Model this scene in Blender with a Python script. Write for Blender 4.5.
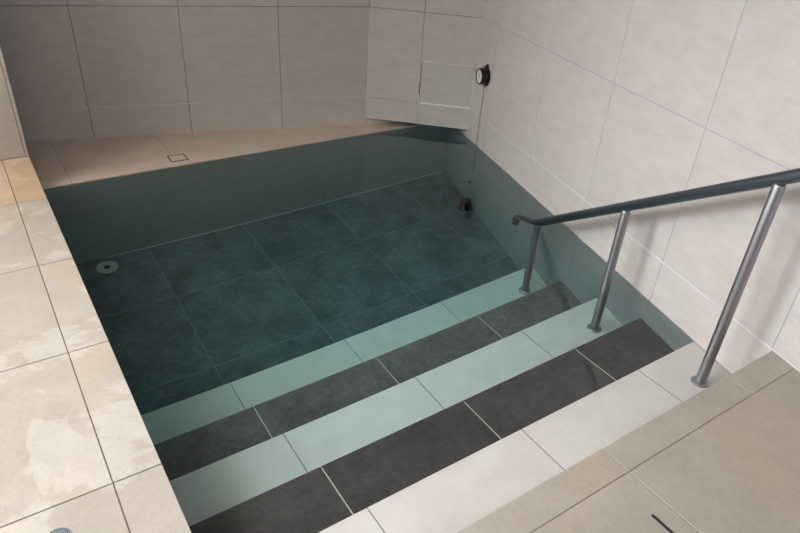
import bpy, bmesh, math, random
from mathutils import Vector, Matrix
random.seed(7)
for o in list(bpy.data.objects): bpy.data.objects.remove(o, do_unlink=True)
SC = bpy.context.scene
COL = SC.collection
sin, cos, pi = math.sin, math.cos, math.pi

# ------------------------------------------------------------------ camera
PIT, ROL, YAW = math.radians(31.6165), math.radians(3.97197), math.radians(35.65296)
FPX = 638.17
fw = Vector((sin(YAW)*cos(PIT), cos(YAW)*cos(PIT), -sin(PIT)))
r0 = Vector((cos(YAW), -sin(YAW), 0)); u0 = r0.cross(fw)
rr = r0*cos(ROL) + u0*sin(ROL); uu = -r0*sin(ROL) + u0*cos(ROL)
cam_d = bpy.data.cameras.new('camera'); cam = bpy.data.objects.new('camera', cam_d); COL.objects.link(cam)
m = Matrix(((rr.x, uu.x, -fw.x, 0), (rr.y, uu.y, -fw.y, 0), (rr.z, uu.z, -fw.z, 1.5636), (0, 0, 0, 1)))
cam.matrix_world = m
cam_d.sensor_fit = 'HORIZONTAL'; cam_d.sensor_width = 36; cam_d.lens = FPX/800*36; cam_d.clip_start = 0.02
SC.camera = cam

# ------------------------------------------------------------------ world, daylight, exposure
W = bpy.data.worlds.new('world'); SC.world = W; W.use_nodes = True
W.node_tree.nodes['Background'].inputs[0].default_value = (0.75, 0.85, 1.0, 1)
W.node_tree.nodes['Background'].inputs[1].default_value = 0.1
SC.view_settings.view_transform = 'Standard'; SC.view_settings.look = 'None'
SC.view_settings.exposure = -0.06; SC.view_settings.gamma = 1.0
SC.view_settings.use_curve_mapping = False
SC.cycles.use_denoising = True
SC.cycles.caustics_refractive = True; SC.cycles.caustics_reflective = True
SC.cycles.max_bounces = 14; SC.cycles.diffuse_bounces = 5; SC.cycles.transmission_bounces = 12
SC.cycles.sample_clamp_indirect = 0.0

def area(name, loc, to, sx, sy, power, col, spread=180):
    d = bpy.data.lights.new(name, 'AREA'); d.shape = 'RECTANGLE'; d.size = sx; d.size_y = sy
    d.energy = power; d.color = col; d.spread = math.radians(spread)
    o = bpy.data.objects.new(name, d); COL.objects.link(o); o.location = loc
    o.rotation_euler = (Vector(to)-Vector(loc)).to_track_quat('-Z', 'Y').to_euler()
    return o
area('daylight_left_far', (-1.41, 2.85, 1.6), (2.0, .9, .1), 1.1, 1.3, 21, (.97, .985, 1.0), 90)
area('daylight_left', (-1.42, .9, 1.6), (2.0, 1.1, .2), .9, 1.2, 4, (.9, .95, 1.0), 70)
area('daylight_front', (1.45, -2.6, 1.35), (1.45, 0, 1.35), 1.0, 1.9, 58, (.92, .92, 1.0))
area('ceiling_lamp_far', (-.9, 3.0, 2.47), (-.9, 2.8, 0), .8, 1.0, 55, (1.0, .91, .74))
area('fill_spot_right', (-.9, 1.6, 2.4), (1.8, 1.1, 0), .9, .9, 19, (.8, .92, 1.0), 90)  # added unseen fill, aimed down at the right wall and steps
area('fill_spot_steps', (-.9, .8, 2.4), (1.4, .8, -.3), .8, .8, 9, (1, .9, .8), 80)  # unseen fill added to lift the upper steps
area('fill_near', (-.2, -.4, 2.47), (.3, .5, 0), 1.0, 1.0, 15, (1, .96, .92), 120)  # made-up overhead fill near the camera, no fixture behind it
area('fill_overhead_back', (.15, 3.1, 2.47), (.15, 3.1, 0), .5, .7, 10, (1, .97, .95))  # extra overhead fill, added for the ledge and back of the pool

# ------------------------------------------------------------------ helpers
def tag(o, label=None, cat=None, group=None, kind=None):
    if label: o['label'] = label
    if cat: o['category'] = cat
    if group: o['group'] = group
    if kind: o['kind'] = kind
    return o
def link(name, bm, mats, parent=None, smooth=False):
    bmesh.ops.recalc_face_normals(bm, faces=bm.faces)
    me = bpy.data.meshes.new(name); bm.to_mesh(me); bm.free()
    for mt in (mats if isinstance(mats, (list, tuple)) else [mats]): me.materials.append(mt)
    if smooth:
        for p in me.polygons: p.use_smooth = True
        try: me.set_sharp_from_angle(angle=math.radians(40))
        except Exception: pass
    o = bpy.data.objects.new(name, me); COL.objects.link(o)
    if parent is not None:
        o.parent = parent; o.matrix_parent_inverse = Matrix.Translation(-parent.location) if parent.type == 'EMPTY' else Matrix()
    return o
def empty(name, loc):
    o = bpy.data.objects.new(name, None); COL.objects.link(o); o.location = loc; o.empty_display_size = .05
    return o

def clip(poly, planes):
    """Keep the part of a 2-D polygon where a*x + b*y <= c."""
    for a, b, c in planes:
        out = []
        for i in range(len(poly)):
            p, q = poly[i], poly[(i+1) % len(poly)]
            dp, dq = a*p[0]+b*p[1]-c, a*q[0]+b*q[1]-c
            if dp <= 0: out.append(p)
            if (dp < 0 < dq) or (dq < 0 < dp):
                t = dp/(dp-dq); out.append((p[0]+(q[0]-p[0])*t, p[1]+(q[1]-p[1])*t))
        poly = out
        if len(poly) < 3: return []
    return poly
def inset(poly, d):
    n = len(poly); out = []
    for i in range(n):
        p0, p1, p2 = Vector(poly[i-1]), Vector(poly[i]), Vector(poly[(i+1) % n])
        e1, e2 = (p1-p0), (p2-p1)
        if e1.length < 1e-6 or e2.length < 1e-6: return []
        e1.normalize(); e2.normalize()
        n1, n2 = Vector((-e1.y, e1.x)), Vector((-e2.y, e2.x))
        k = 1+n1.dot(n2)
        out.append(tuple(p1+(n1+n2)*(d/max(k, .2))))
    return out
def parea(poly):
    return .5*sum(poly[i-1][0]*poly[i][1]-poly[i][0]*poly[i-1][1] for i in range(len(poly)))

class Tiles:
    """Real tiles with bevelled edges over a recessed grout bed, on the plane O + a*u + b*v, facing n."""
    def __init__(s, O, u, v, n):
        s.O, s.u, s.v, s.n = Vector(O), Vector(u), Vector(v), Vector(n); s.bm = bmesh.new()
    def P(s, a, b, d=0.): return s.O + s.u*a + s.v*b - s.n*d
    def loft(s, polys, depths, mat, cap=True):
        rings = [[s.bm.verts.new(s.P(x, y, d)) for x, y in pl] for pl, d in zip(polys, depths)]
        f = s.bm.faces.new(rings[0]); f.material_index = mat
        for r1, r2 in zip(rings, rings[1:]):
            for i in range(len(r1)):
                f = s.bm.faces.new((r1[i-1], r1[i], r2[i], r2[i-1])); f.material_index = mat
        if cap: f = s.bm.faces.new(rings[-1]); f.material_index = mat
    def tile(s, poly, gap=.003, bev=.0012, th=.009, mat=0, planes=()):
        poly = clip(list(poly), planes)
        if len(poly) < 3: return
        if parea(poly) < 0: poly = poly[::-1]
        if abs(parea(poly)) < 2e-4: return
        a = inset(poly, gap/2); b = inset(poly, gap/2+bev)
        if not a or not b or parea(b) <= 0: return
        s.loft([b, a, a], [0, bev, th], mat)
    def grid(s, us, vs, **k):
        for i in range(len(us)-1):
            for j in range(len(vs)-1):
                s.tile([(us[i], vs[j]), (us[i+1], vs[j]), (us[i+1], vs[j+1]), (us[i], vs[j+1])], **k)
    def slab(s, poly, d0=.0016, d1=.05, mat=1, planes=()):
        poly = clip(list(poly), planes)
        if parea(poly) < 0: poly = poly[::-1]
        s.loft([poly, poly], [d0, d1], mat)
    def strip(s, poly, d0=.0004, d1=.004, mat=2):
        if parea(poly) < 0: poly = poly[::-1]
        s.loft([poly, poly], [d0, d1], mat)
def rect(a, b, c, d): return [(a, c), (b, c), (b, d), (a, d)]

def box(bm, x0, x1, y0, y1, z0, z1, mat=0, mtx=None):
    vs = [bm.verts.new(Vector((x, y, z))) for x in (x0, x1) for y in (y0, y1) for z in (z0, z1)]
    if mtx is not None:
        for v in vs: v.co = mtx @ v.co
    for q in ((0,1,3,2),(4,6,7,5),(0,4,5,1),(2,3,7,6),(0,2,6,4),(1,5,7,3)):
        f = bm.faces.new([vs[i] for i in q]); f.material_index = mat
    return vs
def tube(bm, path, rad, seg=24, mat=0, cap=True):
    """Sweep a circle along a list of points."""
    path = [Vector(p) for p in path]; rings = []
    ref = Vector((0.3, 0.9, 0.2)).normalized()
    for i, p in enumerate(path):
        t = (path[min(i+1, len(path)-1)]-path[max(i-1, 0)]).normalized()
        a = t.cross(ref); a = a.normalized() if a.length > 1e-4 else t.orthogonal().normalized()
        b = t.cross(a); ref = b.cross(t) if False else ref
        rad_i = rad[i] if isinstance(rad, (list, tuple)) else rad
        rings.append([bm.verts.new(p+(a*cos(2*pi*k/seg)+b*sin(2*pi*k/seg))*rad_i) for k in range(seg)])
    for r1, r2 in zip(rings, rings[1:]):
        for k in range(seg):
            f = bm.faces.new((r1[k-1], r1[k], r2[k], r2[k-1])); f.material_index = mat
    if cap:
        for r in (rings[0], rings[-1]): f = bm.faces.new(r); f.material_index = mat
def lathe(bm, prof, mtx, seg=40, mat=0, cap=True):
    """Revolve (radius, height) pairs about the local z axis."""
    rings = []
    for r, h in prof:
        if r < 1e-6: rings.append([bm.verts.new(mtx @ Vector((0, 0, h)))])
        else: rings.append([bm.verts.new(mtx @ Vector((r*cos(2*pi*k/seg), r*sin(2*pi*k/seg), h))) for k in range(seg)])
    for a, b in zip(rings, rings[1:]):
        for k in range(seg):
            if len(a) == 1: vs = (a[0], b[k-1], b[k])
            elif len(b) == 1: vs = (a[k-1], a[k], b[0])
            else: vs = (a[k-1], a[k], b[k], b[k-1])
            f = bm.faces.new(vs); f.material_index = mat
    if cap:
        for r in (rings[0], rings[-1]):
            if len(r) > 1: f = bm.faces.new(r); f.material_index = mat

# ------------------------------------------------------------------ materials
def srgb(r, g, b):
    f = lambda c: (c/255/12.92) if c/255 <= .04045 else ((c/255+.055)/1.055)**2.4
    return (f(r), f(g), f(b), 1)
class NT:
    def __init__(s, name):
        s.m = bpy.data.materials.new(name); s.m.use_nodes = True; s.t = s.m.node_tree; s.n = s.t.nodes; s.l = s.t.links
        s.bsdf = s.n['Principled BSDF']; s.out = s.n['Material Output']
    def new(s, typ, **k):
        n = s.n.new(typ)
        for a, b in k.items(): setattr(n, a, b)
        return n
    def set(s, sock, v):
        if hasattr(v, 'default_value') or hasattr(v, 'is_output'): s.l.new(v, sock)
        else: sock.default_value = v
    def coord(s, scale=(1, 1, 1), rnd=0.):
        tc = s.new('ShaderNodeNewGeometry'); v = tc.outputs['Position']
        mp = s.new('ShaderNodeMapping'); mp.inputs['Scale'].default_value = scale; s.l.new(v, mp.inputs[0]); v = mp.outputs[0]
        if rnd:
            mu = s.new('ShaderNodeMath', operation='MULTIPLY'); s.l.new(tc.outputs['Random Per Island'], mu.inputs[0]); mu.inputs[1].default_value = rnd
            ad = s.new('ShaderNodeVectorMath', operation='ADD'); s.l.new(v, ad.inputs[0]); s.l.new(mu.outputs[0], ad.inputs[1]); v = ad.outputs[0]
        return v
    def noise(s, co, scale, detail=4, rough=.55, dist=0.):
        n = s.new('ShaderNodeTexNoise'); s.l.new(co, n.inputs['Vector'])
        n.inputs['Scale'].default_value = scale; n.inputs['Detail'].default_value = detail
        n.inputs['Roughness'].default_value = rough; n.inputs['Distortion'].default_value = dist
        return n.outputs[0]
    def ramp(s, fac, lo, hi, a=0., b=1.):
        n = s.new('ShaderNodeMapRange'); n.clamp = True
        s.l.new(fac, n.inputs[0]); n.inputs[1].default_value = lo; n.inputs[2].default_value = hi
        n.inputs[3].default_value = a; n.inputs[4].default_value = b
        return n.outputs[0]
    def mix(s, fac, a, b, mode='MIX'):
        n = s.new('ShaderNodeMix', data_type='RGBA', blend_type=mode)
        s.set(n.inputs[0], fac); s.set(n.inputs[6], a); s.set(n.inputs[7], b)
        return n.outputs[2]
    def scalecol(s, col, fac):
        n = s.new('ShaderNodeVectorMath', operation='SCALE'); s.set(n.inputs[0], col); s.l.new(fac, n.inputs['Scale']); return n.outputs[0]
    def bump(s, h, strength=.1, dist=.002):
        n = s.new('ShaderNodeBump'); n.inputs['Strength'].default_value = strength; n.inputs['Distance'].default_value = dist
        s.l.new(h, n.inputs['Height']); s.l.new(n.outputs[0], s.bsdf.inputs['Normal'])
    def island(s, lo, hi):
        g = s.new('ShaderNodeNewGeometry'); return s.ramp(g.outputs['Random Per Island'], 0, 1, lo, hi)
    def rough(s, v): s.set(s.bsdf.inputs['Roughness'], v)
    def color(s, v): s.set(s.bsdf.inputs['Base Color'], v)

def plain(name, col, rough=.6, metal=0.):
    t = NT(name); t.color(col); t.rough(rough); t.bsdf.inputs['Metallic'].default_value = metal; return t.m
def ceramic(name, c1, c2, stretch=(1, 1, 1), sc=9, var=.03, rough=(.42, .6), fine=.05, bump=.06, c3=None):
    """Stone-look porcelain: broad cloud between two tones, a fine grain, and a slight tone change per tile."""
    t = NT(name)
    co = t.coord(stretch, 7.3)
    a = t.noise(co, sc, 6, .62, .4); b = t.noise(co, sc*9, 3, .7)
    col = t.mix(t.ramp(a, .35, .65), c1, c2)
    if c3: col = t.mix(t.ramp(t.noise(co, sc*.33, 5, .6, .8), .52, .66), col, c3)
    col = t.scalecol(col, t.ramp(b, .2, .8, 1-fine, 1+fine)); col = t.scalecol(col, t.island(1-var, 1+var))
    t.color(col); t.rough(t.ramp(a, .3, .7, rough[0], rough[1])); t.bump(b, bump, .001)
    return t.m
WALL = ceramic('wall_tile', srgb(190, 183, 178), srgb(200, 193, 189), (1, 1, 2.6), 8, .012, (.45, .6), .045)
SIDE_GROUT = plain('blue_grey_wall_grout', srgb(160, 166, 173), .8)
WALL_GROUT = plain('grey_wall_grout', srgb(120, 125, 130), .8)
LIGHT_GROUT = plain('white_grout', srgb(216, 219, 222), .7)
CREAM_GROUT = plain('cream_grout', srgb(222, 219, 205), .7)
GREY_GROUT = plain('grey_grout', srgb(140, 142, 140), .8)
DARK_GROUT = plain('brown_grout', srgb(88, 76, 66), .85)
PALE = ceramic('pale_step_tile', srgb(222, 217, 213), srgb(231, 227, 224), (1, 1, 1), 7, .015, (.35, .5), .02)
def slate(name, c1, c2, var=.05):
    t = NT(name); co = t.coord((1, 1, 1), 5.1)
    a = t.noise(co, 5, 6, .65, .4); b = t.noise(co, 38, 5, .75, .6); c = t.noise(co, 220, 2, .6)
    col = t.mix(t.ramp(a, .36, .64), c1, c2); col = t.scalecol(col, t.ramp(b, .36, .64, .72, 1.28))
    col = t.scalecol(col, t.ramp(c, .3, .7, .93, 1.07)); col = t.scalecol(col, t.island(1-var, 1+var))
    t.color(col); t.rough(t.ramp(b, .3, .7, .42, .58)); t.bump(b, .1, .001); return t.m
SLATE = slate('slate_tile', srgb(66, 60, 60), srgb(86, 79, 79))
SLATE_PALER = slate('slate_tile_paler', srgb(96, 87, 85), srgb(124, 113, 110), .08)  # same slate in a paler tone, for the fourth tread only
LEDGE = ceramic('ledge_tile', srgb(186, 169, 156), srgb(198, 183, 170), (1, 1, 1), 6, .02, (.4, .55), .03)
FLOORSLATE = slate('pool_floor_slate', srgb(74, 88, 94), srgb(106, 119, 126), .13)
POOLWALL = ceramic('pool_wall_tile', srgb(146, 153, 154), srgb(158, 164, 165), (1, 1, 4.5), 5, .015, (.45, .6), .035)
POOL_GROUT = plain('pool_wall_grout', srgb(132, 138, 138), .8)

def deck_material(name, k1, k2, k3):
    t = NT(name); co = t.coord((1, 1, 1), 3.1); cw = t.coord()
    a = t.noise(co, 6, 6, .62, .5); b = t.noise(co, 90, 4, .75); c = t.noise(co, 1.7, 5, .6, .6)
    col = t.mix(t.ramp(a, .35, .65), k1, k2)
    col = t.mix(t.ramp(c, .5, .7, 0, .5), col, k3)
    # crisp-edged splash patches, whiter and smoother, mostly on the left arm of the deck
    w = t.noise(cw, 3.4, 8, .6, .35); edge = t.ramp(w, .52, .56)
    sx = t.new('ShaderNodeSeparateXYZ'); t.l.new(cw, sx.inputs[0])
    left = t.ramp(sx.outputs[0], .19, .3, 1, 0)
    mk = t.new('ShaderNodeMath', operation='MULTIPLY'); t.l.new(edge, mk.inputs[0]); t.l.new(left, mk.inputs[1])
    mk2 = t.new('ShaderNodeMath', operation='MULTIPLY'); t.l.new(mk.outputs[0], mk2.inputs[0]); mk2.inputs[1].default_value = .22
    col = t.mix(mk2.outputs[0], col, srgb(206, 203, 200))
    col = t.scalecol(col, t.ramp(b, .3, .7, .92, 1.08)); col = t.scalecol(col, t.island(.98, 1.02))
    t.color(col)
    rg = t.new('ShaderNodeMapRange'); t.l.new(mk.outputs[0], rg.inputs[0]); rg.inputs[3].default_value = .5; rg.inputs[4].default_value = .36
    t.rough(rg.outputs[0]); t.bump(b, .12, .001)
    return t.m
DECK = deck_material('deck_tile', srgb(153, 145, 135), srgb(164, 156, 147), srgb(172, 152, 134))
DECK_WARM = deck_material('deck_tile_warm', srgb(170, 146, 121), srgb(180, 157, 132), srgb(182, 152, 120))
def steel(name, col, rough, aniso=(1, 1, 60)):
    t = NT(name); co = t.coord(aniso); n = t.noise(co, 14, 4, .6)
    t.color(t.mix(n, col, tuple(c*.8 for c in col[:3])+(1,))); t.bsdf.inputs['Metallic'].default_value = 1
    t.rough(t.ramp(n, .3, .7, rough*.85, rough*1.2)); t.bump(n, .03, .0005); return t.m
STEEL = steel('brushed_steel', (.38, .385, .40, 1), .42)
RAIL = steel('dull_rail_steel', (.19, .22, .26, 1), .38, (6, 1, 6))
BLACK = plain('black_plastic', (.004, .004, .007, 1), .3)
DIAL = plain('dial_white', srgb(225, 225, 222), .4)
HOLE = plain('dark_opening', (.01, .01, .01, 1), .9)
PLASTER = plain('ceiling_paint', srgb(165, 160, 154), .9)
CORE = plain('mortar', srgb(120, 116, 110), .9)
def water_material():
    t = NT('pool_water'); t.n.remove(t.bsdf)
    g = t.new('ShaderNodeBsdfGlass'); g.inputs['IOR'].default_value = 1.333; g.inputs['Roughness'].default_value = 0
    g.inputs['Color'].default_value = (1, 1, 1, 1)
    n = t.noise(t.coord(), 5, 2, .5); b = t.new('ShaderNodeBump'); b.inputs['Strength'].default_value = .05; b.inputs['Distance'].default_value = .004
    t.l.new(n, b.inputs['Height']); t.l.new(b.outputs[0], g.inputs['Normal']); t.l.new(g.outputs[0], t.out.inputs['Surface'])
    v = t.new('ShaderNodeVolumeAbsorption'); v.inputs['Color'].default_value = (.31, .83, .82, 1); v.inputs['Density'].default_value = .48
    t.l.new(v.outputs[0], t.out.inputs['Volume']); return t.m
WATER = water_material()

# ------------------------------------------------------------------ measures (metres; water surface is z = 0)
D = .204                                   # deck above water
XE = .185                                  # edge of the left deck
YE = .70                                   # edge of the front deck
E = [.70, 1.008, 1.312, 1.619, 1.924, 2.232]   # step nosings
ZS = [-.004, -.208, -.411, -.611, -.816]   # step levels
ZF = -1.007                                # pool floor
YB = 3.625                                 # back wall of the pool
CEIL = 2.5
A = math.radians(15.479); CW = 1.8808      # right wall: X cosA - Y sinA = CW
B = math.radians(15.354); CB = 4.2772      # back wall:  X sinB + Y cosB = CB
RIGHT = [(cos(A), -sin(A), CW+.01)]        # clip plane in XY
wx = lambda y, off=0.: (CW-off+y*sin(A))/cos(A)

# ------------------------------------------------------------------ structure
# right wall
T = Tiles((CW*cos(A), -CW*sin(A), 0), (sin(A), cos(A), 0), (0, 0, 1), (-cos(A), sin(A), 0))
S_END = 4.281
us = [-2.4, -1.78, -1.176, -.571, .035, .642, 1.249, 1.856, 2.46, 3.064, 3.668, S_END]
vs = [.0, D+.002, .804, 1.404, 2.004, CEIL]
T.grid(us, vs, gap=.004)
T.slab(rect(-2.4, S_END, .0, CEIL), d1=.15)
T.strip(rect(-2.4, S_END, D+.0006, D+.0040), d0=-.0003, mat=2)
tag(link('wall_right', T.bm, [WALL, SIDE_GROUT, LIGHT_GROUT]), kind='structure')
T = Tiles((CW*cos(A), -CW*sin(A), 0), (sin(A), cos(A), 0), (0, 0, 1), (-cos(A), sin(A), 0))
T.grid(us, [-1.1, -.402, -.0005], gap=.0035); T.slab(rect(-2.4, S_END, -1.1, -.0005), d1=.15)
tag(link('wall_pool_right', T.bm, [POOLWALL, POOL_GROUT]), kind='structure')
# back wall
T = Tiles((CB*sin(B), CB*cos(B), 0), (cos(B), -sin(B), 0), (0, 0, 1), (-sin(B), -cos(B), 0))
T_END = 1.89
us = [-2.95, -2.35, -1.75, -1.15, -.55, .048, .646, 1.246, T_END]
T.grid(us, [-.15, D+.006, .804, 1.404, 2.004, CEIL], gap=.004)
T.slab(rect(-2.95, T_END+.1, -.15, CEIL), d1=.15)
T.strip(rect(-2.95, T_END, D+.0045, D+.0080), d0=-.0003, mat=2)
tag(link('wall_back', T.bm, [WALL, WALL_GROUT, LIGHT_GROUT]), kind='structure')
# wall stub that stands on the left deck
T = Tiles((0, 3.61, 0), (1, 0, 0), (0, 0, 1), (0, -1, 0))
T.grid([-1.4, -1.036, -.436, XE-.016], [D, .804, 1.404, 2.004, CEIL], gap=.003)
T.tile(rect(XE-.016, XE, D, CEIL), gap=.0016, th=.02)
T.slab(rect(-1.4, XE-.003, D-.01, CEIL), d0=.003, d1=.15)
T2 = Tiles((XE, 0, 0), (0, 1, 0), (0, 0, 1), (1, 0, 0)); T2.bm.free(); T2.bm = T.bm
T2.grid([3.613, 3.757], [-.2, D, .804, 1.404, 2.004, CEIL], gap=.003)
tag(link('wall_stub', T.bm, [WALL, DARK_GROUT]), kind='structure')
# L-shaped deck
T = Tiles((0, 0, D), (1, 0, 0), (0, 1, 0), (0, 0, 1))
cols = [-1.4, -1.138, -.538, .062, .652, 1.252, 1.861, 2.46]
rows = [-2.6, -1.8, -1.197, -.597, .003, .603]
for j in range(len(rows)-1):
    for i in range(len(cols)-1):
        T.tile(rect(cols[i], cols[i+1], rows[j], rows[j+1]), planes=RIGHT)
for i in range(3, len(cols)-1): T.tile(rect(cols[i], cols[i+1], .603, YE), planes=RIGHT)
for i in range(3):
    for y0, y1 in ((.603, 1.268), (1.268, 1.861), (1.861, 2.456), (2.456, 3.057), (3.057, 3.612)):
        T.tile(rect(cols[i], cols[i+1], y0, y1), mat=3 if y0 > 3 else 0)
for y0, y1 in ((YE, 1.268), (1.268, 1.861), (1.861, 2.456), (2.456, 3.057), (3.057, 3.612)):
    T.tile(rect(.062, XE, y0, y1), mat=3 if y0 > 3 else 0)
T.slab(rect(-1.4, .2, -2.6, YE-.004), d1=1.35)
T.slab(rect(.2, 2.6, -2.6, YE-.004), d1=1.35, mat=2, planes=RIGHT)
T.slab(rect(-1.4, XE-.004, YE-.004, 3.62), d1=1.35)
tag(link('floor', T.bm, [DECK, DARK_GROUT, plain('taupe_grout', srgb(128, 120, 110), .85), DECK_WARM]), kind='structure')
# back ledge just above the water
T = Tiles((0, 0, .012), (1, 0, 0), (0, 1, 0), (0, 0, 1))
BACKP = [(sin(B), cos(B), CB+.01)]
for x0, x1 in ((-1.45, -.85), (-.85, -.246), (-.246, .354), (.95, 1.552), (1.552, 2.154), (2.154, 3.1)):
    T.tile(rect(x0, x1, YB-.004, 4.75), planes=BACKP+RIGHT)
T.tile(rect(.354, .95, YB-.004, 3.765)); T.tile(rect(.354, .95, 3.765, 4.75), planes=BACKP)
T.slab(rect(-1.45, 3.1, YB+.004, 4.75), d1=1.2, planes=BACKP+RIGHT)
tag(link('floor_ledge', T.bm, [LEDGE, GREY_GROUT]), kind='structure')
# submerged pool walls and floor
px = [XE-.004, .69, 1.296, 1.9, 2.505, 3.1]
T = Tiles((0, YB, 0), (1, 0, 0), (0, 0, 1), (0, -1, 0))
T.grid(px, [ZF-.02, -.402, .002], gap=.003, planes=[(1, 0, wx(YB)+.01)])
T.slab(rect(XE-.004, wx(YB)+.01, ZF-.05, .0), d1=.02)
T.strip(rect(XE+.25, wx(YB)-.01, ZF, ZF+.006), d0=-.004, mat=2)
tag(link('wall_pool_back', T.bm, [POOLWALL, POOL_GROUT, LIGHT_GROUT]), kind='structure')
T = Tiles((XE-.005, 0, 0), (0, 1, 0), (0, 0, 1), (1, 0, 0))
T.grid([YE, 1.268, 1.861, 2.456, 3.057, YB], [ZF-.02, -.402, D-.01], gap=.003, th=.004)
T.slab(rect(YE, YB, ZF-.05, D-.01), d1=.006)
tag(link('wall_pool_left', T.bm, [POOLWALL, POOL_GROUT]), kind='structure')
T = Tiles((0, 0, ZF), (1, 0, 0), (0, 1, 0), (0, 0, 1))
T.grid(px, [E[5]-.02, 2.493, 3.097, YB], gap=.004, planes=RIGHT)
T.slab(rect(XE-.01, 3.1, E[5]-.02, YB), d1=.1, planes=RIGHT)
tag(link('floor_pool', T.bm, [FLOORSLATE, GREY_GROUT]), kind='structure')
# rest of the room, behind and beside the camera
bm = bmesh.new(); box(bm, -1.7, 4.2, -2.9, 5.4, CEIL, CEIL+.1); tag(link('ceiling', bm, PLASTER), kind='structure')
def wall_with_opening(name, axis, pos, th, a0, a1, z0, z1, o0, o1, oz0, oz1):
    bm = bmesh.new()
    for (p, q, zz0, zz1) in ((a0, o0, z0, z1), (o1, a1, z0, z1), (o0, o1, z0, oz0), (o0, o1, oz1, z1)):
        if axis == 'x': box(bm, pos-th, pos, p, q, zz0, zz1)
        else: box(bm, p, q, pos-th, pos, zz0, zz1)
    tag(link(name, bm, PLASTER), kind='structure')
wall_with_opening('wall_left', 'x', -1.4, .12, -2.6, 5.2, -.2, CEIL, -.2, 3.5, .6, 2.3)
wall_with_opening('wall_front', 'y', -2.6, .12, -1.52, 2.2, -.2, CEIL, -.5, 2.0, .4, 2.3)
def window(name, axis, pos, a0, a1, z0, z1, n):
    bm = bmesh.new(); w = .05
    def b(p, q, zz0, zz1):
        if axis == 'x': box(bm, pos-.09, pos-.03, p, q, zz0, zz1)
        else: box(bm, p, q, pos-.09, pos-.03, zz0, zz1)
    b(a0, a1, z0, z0+w); b(a0, a1, z1-w, z1)
    for i in range(n+1):
        c = a0+(a1-a0)*i/n; c = min(max(c, a0+w/2), a1-w/2); b(c-w/2, c+w/2, z0+w, z1-w)
    tag(link(name, bm, plain(name+'_paint', srgb(235, 235, 235), .5)), kind='structure')
window('window_1', 'x', -1.4, -.2, 3.5, .6, 2.3, 3)
window('window_2', 'y', -2.6, -.5, 2.0, .4, 2.3, 2)

# ------------------------------------------------------------------ pool stairs
stairs = tag(empty('pool_stairs', (1.1, YE, ZF)), 'tiled stairs into the pool, alternating pale and dark treads under clear water', 'stairs')
tread_x = [XE-.004, .672, 1.277, 1.882, 2.482, 3.0]
labels = ['top tread of pale greyish white tiles just under the water surface', 'dark slate tread second from the top',
          'pale tread third from the top, tinted green by the water', 'dark slate tread fourth from the top', 'lowest pale tread, deepest and most green']
for k in range(5):
    T = Tiles((0, 0, ZS[k]), (1, 0, 0), (0, 1, 0), (0, 0, 1))
    y0, y1 = E[k]-(.004 if k == 0 else .0), E[k+1]
    off = -.008 if k == 0 else (0 if k != 4 else .006)
    T.grid([tread_x[0]]+[x+off for x in tread_x[1:]], [y0, y1], gap=.004, planes=RIGHT)
    T.slab(rect(XE-.006, 3.0, y0, y1-.010), d1=ZS[k]-ZF+.02, planes=RIGHT)
    R = Tiles((0, y1-.001, 0), (1, 0, 0), (0, 0, 1), (0, 1, 0)); R.bm.free(); R.bm = T.bm
    low = ZS[k+1] if k < 4 else ZF
    R.grid([tread_x[0]]+[x+off for x in tread_x[1:]], [low-.005, ZS[k]-.0095], gap=.004, planes=[(1, 0, wx(y1)+.01)])
    o = link('step', T.bm, [PALE if k % 2 == 0 else (SLATE if k == 1 else SLATE_PALER), GREY_GROUT if k % 2 == 0 else CREAM_GROUT], stairs)
    o['label'] = labels[k]

# ------------------------------------------------------------------ water
bm = bmesh.new()
def prism(bm, poly, z0, z1, mat=0):
    a = [bm.verts.new((x, y, z0)) for x, y in poly]; b = [bm.verts.new((x, y, z1)) for x, y in poly]
    bm.faces.new(a[::-1]).material_index = mat; bm.faces.new(b).material_index = mat
    for i in range(len(a)): bm.faces.new((a[i-1], a[i], b[i], b[i-1])).material_index = mat
prism(bm, [(XE-.009, YE-.009), (wx(YE-.009)+.004, YE-.009), (wx(YB+.004)+.004, YB+.004), (XE-.009, YB+.004)], ZF-.01, 0)
tag(link('pool_water', bm, WATER), 'clear still greenish water filling the tiled plunge pool', 'water', kind='stuff')

# ------------------------------------------------------------------ corner casing with an access hatch
PA, PB = Vector((2.334, 3.796, 0)), Vector((2.862, 3.281, 0))
pu = (PB-PA).normalized(); pn = Vector((pu.y, -pu.x, 0));
if pn.x > 0: pn = -pn
LEN = (PB-PA).length
ca = tag(empty('corner_casing', ((PA+PB)/2+Vector((0, 0, .06)))), 'tiled boxed-in casing across the back corner, hanging just above the water', 'casing')
T = Tiles(PA, pu, (0, 0, 1), pn)
zb = .062; hx0, hx1, hz0, hz1 = .366, LEN-.006, D+.006, .496
T.tile(rect(0, hx0, zb, D+.002), gap=.001); T.tile(rect(hx0, LEN, zb, D+.002), gap=.0015)
T.tile(rect(0, hx0, D+.002, .804), gap=.0025)
T.tile(rect(hx0, LEN, hz1+.003, .804), gap=.003)
for z0, z1 in ((.804, 1.404), (1.404, 2.004), (2.004, CEIL)):
    T.tile(rect(0, hx0, z0, z1), gap=.004); T.tile(rect(hx0, LEN, z0, z1), gap=.004)
T.slab(rect(.006, hx0+.004, zb+.002, CEIL), d1=.04); T.slab(rect(hx0+.004, LEN-.004, zb+.002, D+.0), d1=.04)
T.slab(rect(hx0+.004, LEN-.004, hz1+.006, CEIL), d1=.04)
T.strip(rect(-.001, LEN, zb-.003, zb+.001), d0=-.0004, d1=.03)
T.strip(rect(-.002, .0022, zb, .8), d0=-.0003)
link('tile_facing', T.bm, [WALL, WALL_GROUT, LIGHT_GROUT], ca)
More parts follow.
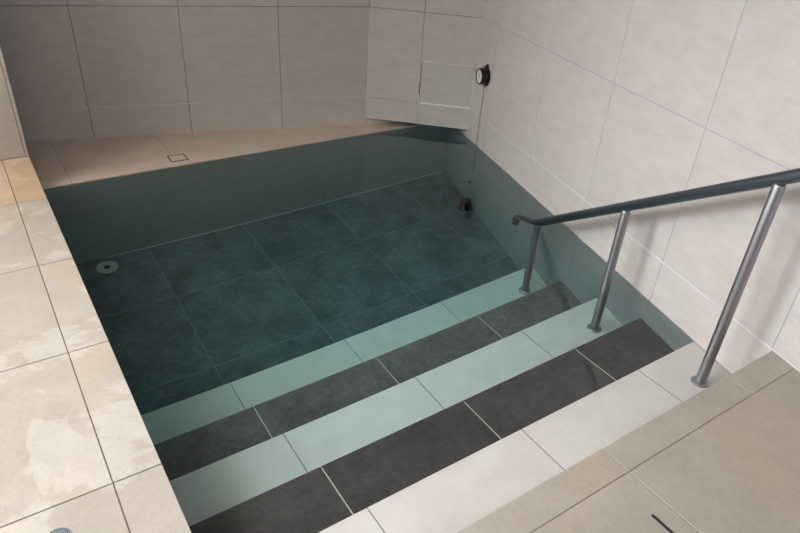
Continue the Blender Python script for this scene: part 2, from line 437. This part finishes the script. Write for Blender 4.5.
T = Tiles(PA-pn*.0015, pu, (0, 0, 1), pn)
T.tile(rect(hx0+.006, hx1, hz0+.002, hz1-.004), gap=.002, th=.02)
hatch = link('access_hatch', T.bm, [WALL], ca)
bm = bmesh.new()
def seal(x0, x1, z0, z1, w=.005):
    pts = []
    n = 16
    for i in range(n+1):
        f = i/n; j = random.uniform(-.0012, .0012)
        pts.append(PA+pu*(x0+(x1-x0)*f+(j if x0 == x1 else 0))+Vector((0, 0, z0+(z1-z0)*f+(j if z0 == z1 else 0)))+pn*.0005)
    tube(bm, pts, [w*.8*random.uniform(.55, 1.1) for _ in pts], 8)
seal(hx0+.004, LEN-.004, hz1, hz1, .006); seal(hx0+.004, LEN-.004, D+.005, D+.005, .008)
seal(hx0+.002, hx0+.002, D+.008, D+.07, .004); seal(hx0+.002, hx0+.002, D+.15, hz1, .003); seal(LEN-.004, LEN-.004, D+.03, hz1-.04, .004)
link('sealant', bm, plain('white_sealant', srgb(235, 234, 232), .6), hatch)

# ------------------------------------------------------------------ handrail
OFF = .149
def rail_pt(y, z): return Vector((wx(y, OFF), y, z))
slope = -.8155/(2.076-.85)*1.0
rz = lambda y: .8625-(y-.792)*.665
h = tag(empty('handrail', (2.025, .85, -.004)), 'brushed steel handrail on round posts beside the right wall, lower end under water', 'handrail')
bm = bmesh.new()
path = [rail_pt(y, z) for y, z in ((-.45, 1.065), (-.1, 1.065), (.3, 1.065), (.38, 1.062), (.45, 1.05), (.52, 1.022), (.58, .995))]
path += [rail_pt(y, rz(y)) for y in (.64, .85, 1.3, 1.7, 2.076, 2.18, 2.25)]
e = rail_pt(2.25, rz(2.25)); d = (rail_pt(2.25, rz(2.25))-rail_pt(2.18, rz(2.18))).normalized(); down = Vector((0, 0, -1))
for i in range(1, 9):
    f = i/8; path.append(e+d*(.045*math.sin(f*pi/2)) + down*(.045*(1-math.cos(f*pi/2))))
path.append(path[-1]+down*.07)
tube(bm, path, .0215, 32)
link('rail', bm, RAIL, h, True)
for (y, zb_) in ((-.25, D), (.839, ZS[0]), (1.452, ZS[2]), (2.067, ZS[4])):
    bm = bmesh.new(); x = wx(y, OFF); zr = min(rz(y), 1.065); zt = zr-.018
    tube(bm, [(x, y, zb_), (x, y, zt-.006), (x, y, zt-.002), (x, y, zt)], [.0195, .0195, .018, .015], 32)
    tube(bm, [(x, y, zt-.004), (x, y, zr-.008)], .0075, 16)
    p = link('post', bm, STEEL, h, True)
    bm = bmesh.new(); lathe(bm, [(.0195, .0), (.034, .0), (.034, .004), (.031, .007), (.022, .010), (.0195, .010)], Matrix.Translation((x, y, zb_)), cap=False)
    link('flange', bm, STEEL, p, True)

# ------------------------------------------------------------------ wall thermometer with probe cable
n_in = Vector((-cos(A), sin(A), 0)); us_ = Vector((sin(A), cos(A), 0))
def wpt(s, z, off=0.): return Vector((CW*cos(A), -CW*sin(A), z))+us_*s+n_in*off
ts = (3.112+CW*sin(A))/cos(A); tz = .482
rot = n_in.to_track_quat('Z', 'Y').to_matrix().to_4x4()
th = tag(empty('wall_thermometer', wpt(ts, tz)), 'round black wall thermometer with a white dial on the right wall near the corner', 'thermometer')
M = Matrix.Translation(wpt(ts, tz)) @ rot @ Matrix.Scale(1.1, 4)
bm = bmesh.new(); lathe(bm, [(.0, 0), (.050, 0), (.056, .003), (.056, .011), (.046, .015), (.044, .026), (.047, .030), (.047, .046), (.044, .050), (.0395, .050), (.0385, .044), (0, .044)], M, cap=False)
case = link('case', bm, BLACK, th, True)
bm = bmesh.new(); lathe(bm, [(0, .0445), (.0384, .0445), (.0384, .0460), (0, .0460)], M, cap=False)
dial = link('dial', bm, DIAL, th)
bm = bmesh.new()
for k in range(28):
    a_ = math.radians(-135+270*k/27); L0 = .029 if k % 3 == 0 else .032
    Mk = M @ Matrix.Rotation(a_, 4, 'Z'); box(bm, -.0005, .0005, L0, .036, .0459, .0463, mtx=Mk)
link('scale_marks', bm, BLACK, dial)
bm = bmesh.new(); box(bm, -.0009, .0009, -.008, .027, .0462, .0470, mtx=M @ Matrix.Rotation(math.radians(35), 4, 'Z'))
lathe(bm, [(0, .0462), (.0035, .0462), (.0035, .0480), (0, .0480)], M, 16, cap=False)
link('pointer', bm, BLACK, dial)
bm = bmesh.new()
for sgn in (1,):
    Ml = Matrix.Translation(wpt(ts-.004, tz+.063*sgn)) @ rot
    lathe(bm, [(.004, 0), (.013, 0), (.013, .012), (.004, .012), (.004, 0)], Ml, 20, cap=False)
link('hanging_lug', bm, BLACK, th)
bm = bmesh.new()
zc = [.42, .36, .3, .22, .14, .06, -.02, -.12, -.3, -.5]
tube(bm, [wpt(ts+.006*sin(z*9)+.012*(.42-z), z, .006+(.01 if z > .4 else 0)) for z in zc], .0015, 10)
link('probe_cable', bm, plain('cable_grey', srgb(92, 80, 74), .5), th, True)

# ------------------------------------------------------------------ small fittings
c = Vector((.427, 3.525, ZF))
o = tag(empty('pool_floor_inlet', c), 'pale round inlet plate with a dark centre on the pool floor by the left wall', 'inlet')
bm = bmesh.new(); lathe(bm, [(.019, .001), (.019, .006), (.038, .008), (.057, .007), (.061, .003), (.061, 0), (.019, 0)], Matrix.Translation(c), 48, cap=False)
link('plate', bm, plain('inlet_grey', srgb(190, 192, 190), .4), o, True)
bm = bmesh.new(); lathe(bm, [(0, .0015), (.0195, .0015), (.0195, .004), (.012, .0045), (0, .0035)], Matrix.Translation(c), 32, cap=False)
link('centre_hole', bm, HOLE, o, True)

c = Vector((wx(3.10, .06), 3.10, ZF))
o = tag(empty('suction_fitting', c), 'small dark cylindrical fitting standing on the pool floor against the right wall', 'fitting')
bm = bmesh.new(); lathe(bm, [(0, 0), (.042, 0), (.042, .016), (.034, .020), (.034, .11), (.039, .113), (.039, .13), (.030, .135), (0, .135)], Matrix.Translation(c), 32, cap=False)
link('body', bm, plain('fitting_dark', srgb(26, 38, 40), .5), o, True)
bm = bmesh.new()
for k in (-1, 1): tube(bm, [c+Vector((.026*k, -.024, .016)), c+Vector((.026*k, -.024, .122))], .006, 10)
link('clamp_rod', bm, plain('fitting_steel', srgb(120, 125, 128), .3, .8), o, True)

bm = bmesh.new(); s_ = (3.156+CW*sin(A))/cos(A)
lathe(bm, [(0, 0), (.016, 0), (.016, .006), (.010, .009), (0, .009)], Matrix.Translation(wpt(s_, -.683)) @ rot, 24, cap=False)
tag(link('wall_nozzle', bm, plain('nozzle_dark', srgb(30, 40, 42), .5), None, True), 'tiny dark round nozzle on the submerged right wall above the fitting', 'nozzle')

c = Vector((.965, 3.735, .012))
o = tag(empty('ledge_drain_cover', c), 'small square drain cover set in the ledge below the back wall', 'drain cover')
bm = bmesh.new(); a2 = .052
box(bm, c.x-a2, c.x+a2, c.y-a2, c.y-a2+.007, c.z, c.z+.002); box(bm, c.x-a2, c.x+a2, c.y+a2-.007, c.y+a2, c.z, c.z+.002)
box(bm, c.x-a2, c.x-a2+.007, c.y-a2+.007, c.y+a2-.007, c.z, c.z+.002); box(bm, c.x+a2-.007, c.x+a2, c.y-a2+.007, c.y+a2-.007, c.z, c.z+.002)
link('frame', bm, plain('cover_dark', srgb(70, 60, 54), .5), o)
bm = bmesh.new(); box(bm, c.x-a2+.009, c.x+a2-.009, c.y-a2+.009, c.y+a2-.009, c.z, c.z+.0015)
link('lid', bm, LEDGE, o)

o = tag(empty('slot_drain', (1.19, .1, D)), 'narrow black slot drain cut into the beige front deck', 'drain')
bm = bmesh.new(); box(bm, 1.1865, 1.1935, -.55, .478, D-.001, D+.0006); link('slot', bm, HOLE, o)
bm = bmesh.new(); box(bm, 1.1845, 1.1865, -.55, .480, D-.001, D+.0009); box(bm, 1.1935, 1.1955, -.55, .480, D-.001, D+.0009); box(bm, 1.1865, 1.1935, .478, .480, D-.001, D+.0009)
link('edging', bm, STEEL, o)

c = Vector((-.083, 1.165, D))
o = tag(empty('deck_drain_grate', c), 'small ribbed round metal drain grate in the pale deck at the lower left', 'drain grate')
bm = bmesh.new(); lathe(bm, [(0, .0005), (.031, .0005), (.031, .0012), (0, .0012)], Matrix.Translation(c), 32, cap=False); link('sump', bm, HOLE, o)
bm = bmesh.new(); lathe(bm, [(.0295, 0), (.032, 0), (.032, .003), (.0295, .003), (.0295, 0)], Matrix.Translation(c), 40, cap=False); link('rim', bm, RAIL, o, True)
bm = bmesh.new()
for i in range(-6, 7):
    q = i*.0043; hh = math.sqrt(max(.0285**2-q*q, 0)); box(bm, q-.0011, q+.0011, -hh, hh, 0, .0028, mtx=Matrix.Translation(c) @ Matrix.Rotation(-.5, 4, 'Z'))
link('rib', bm, RAIL, o)
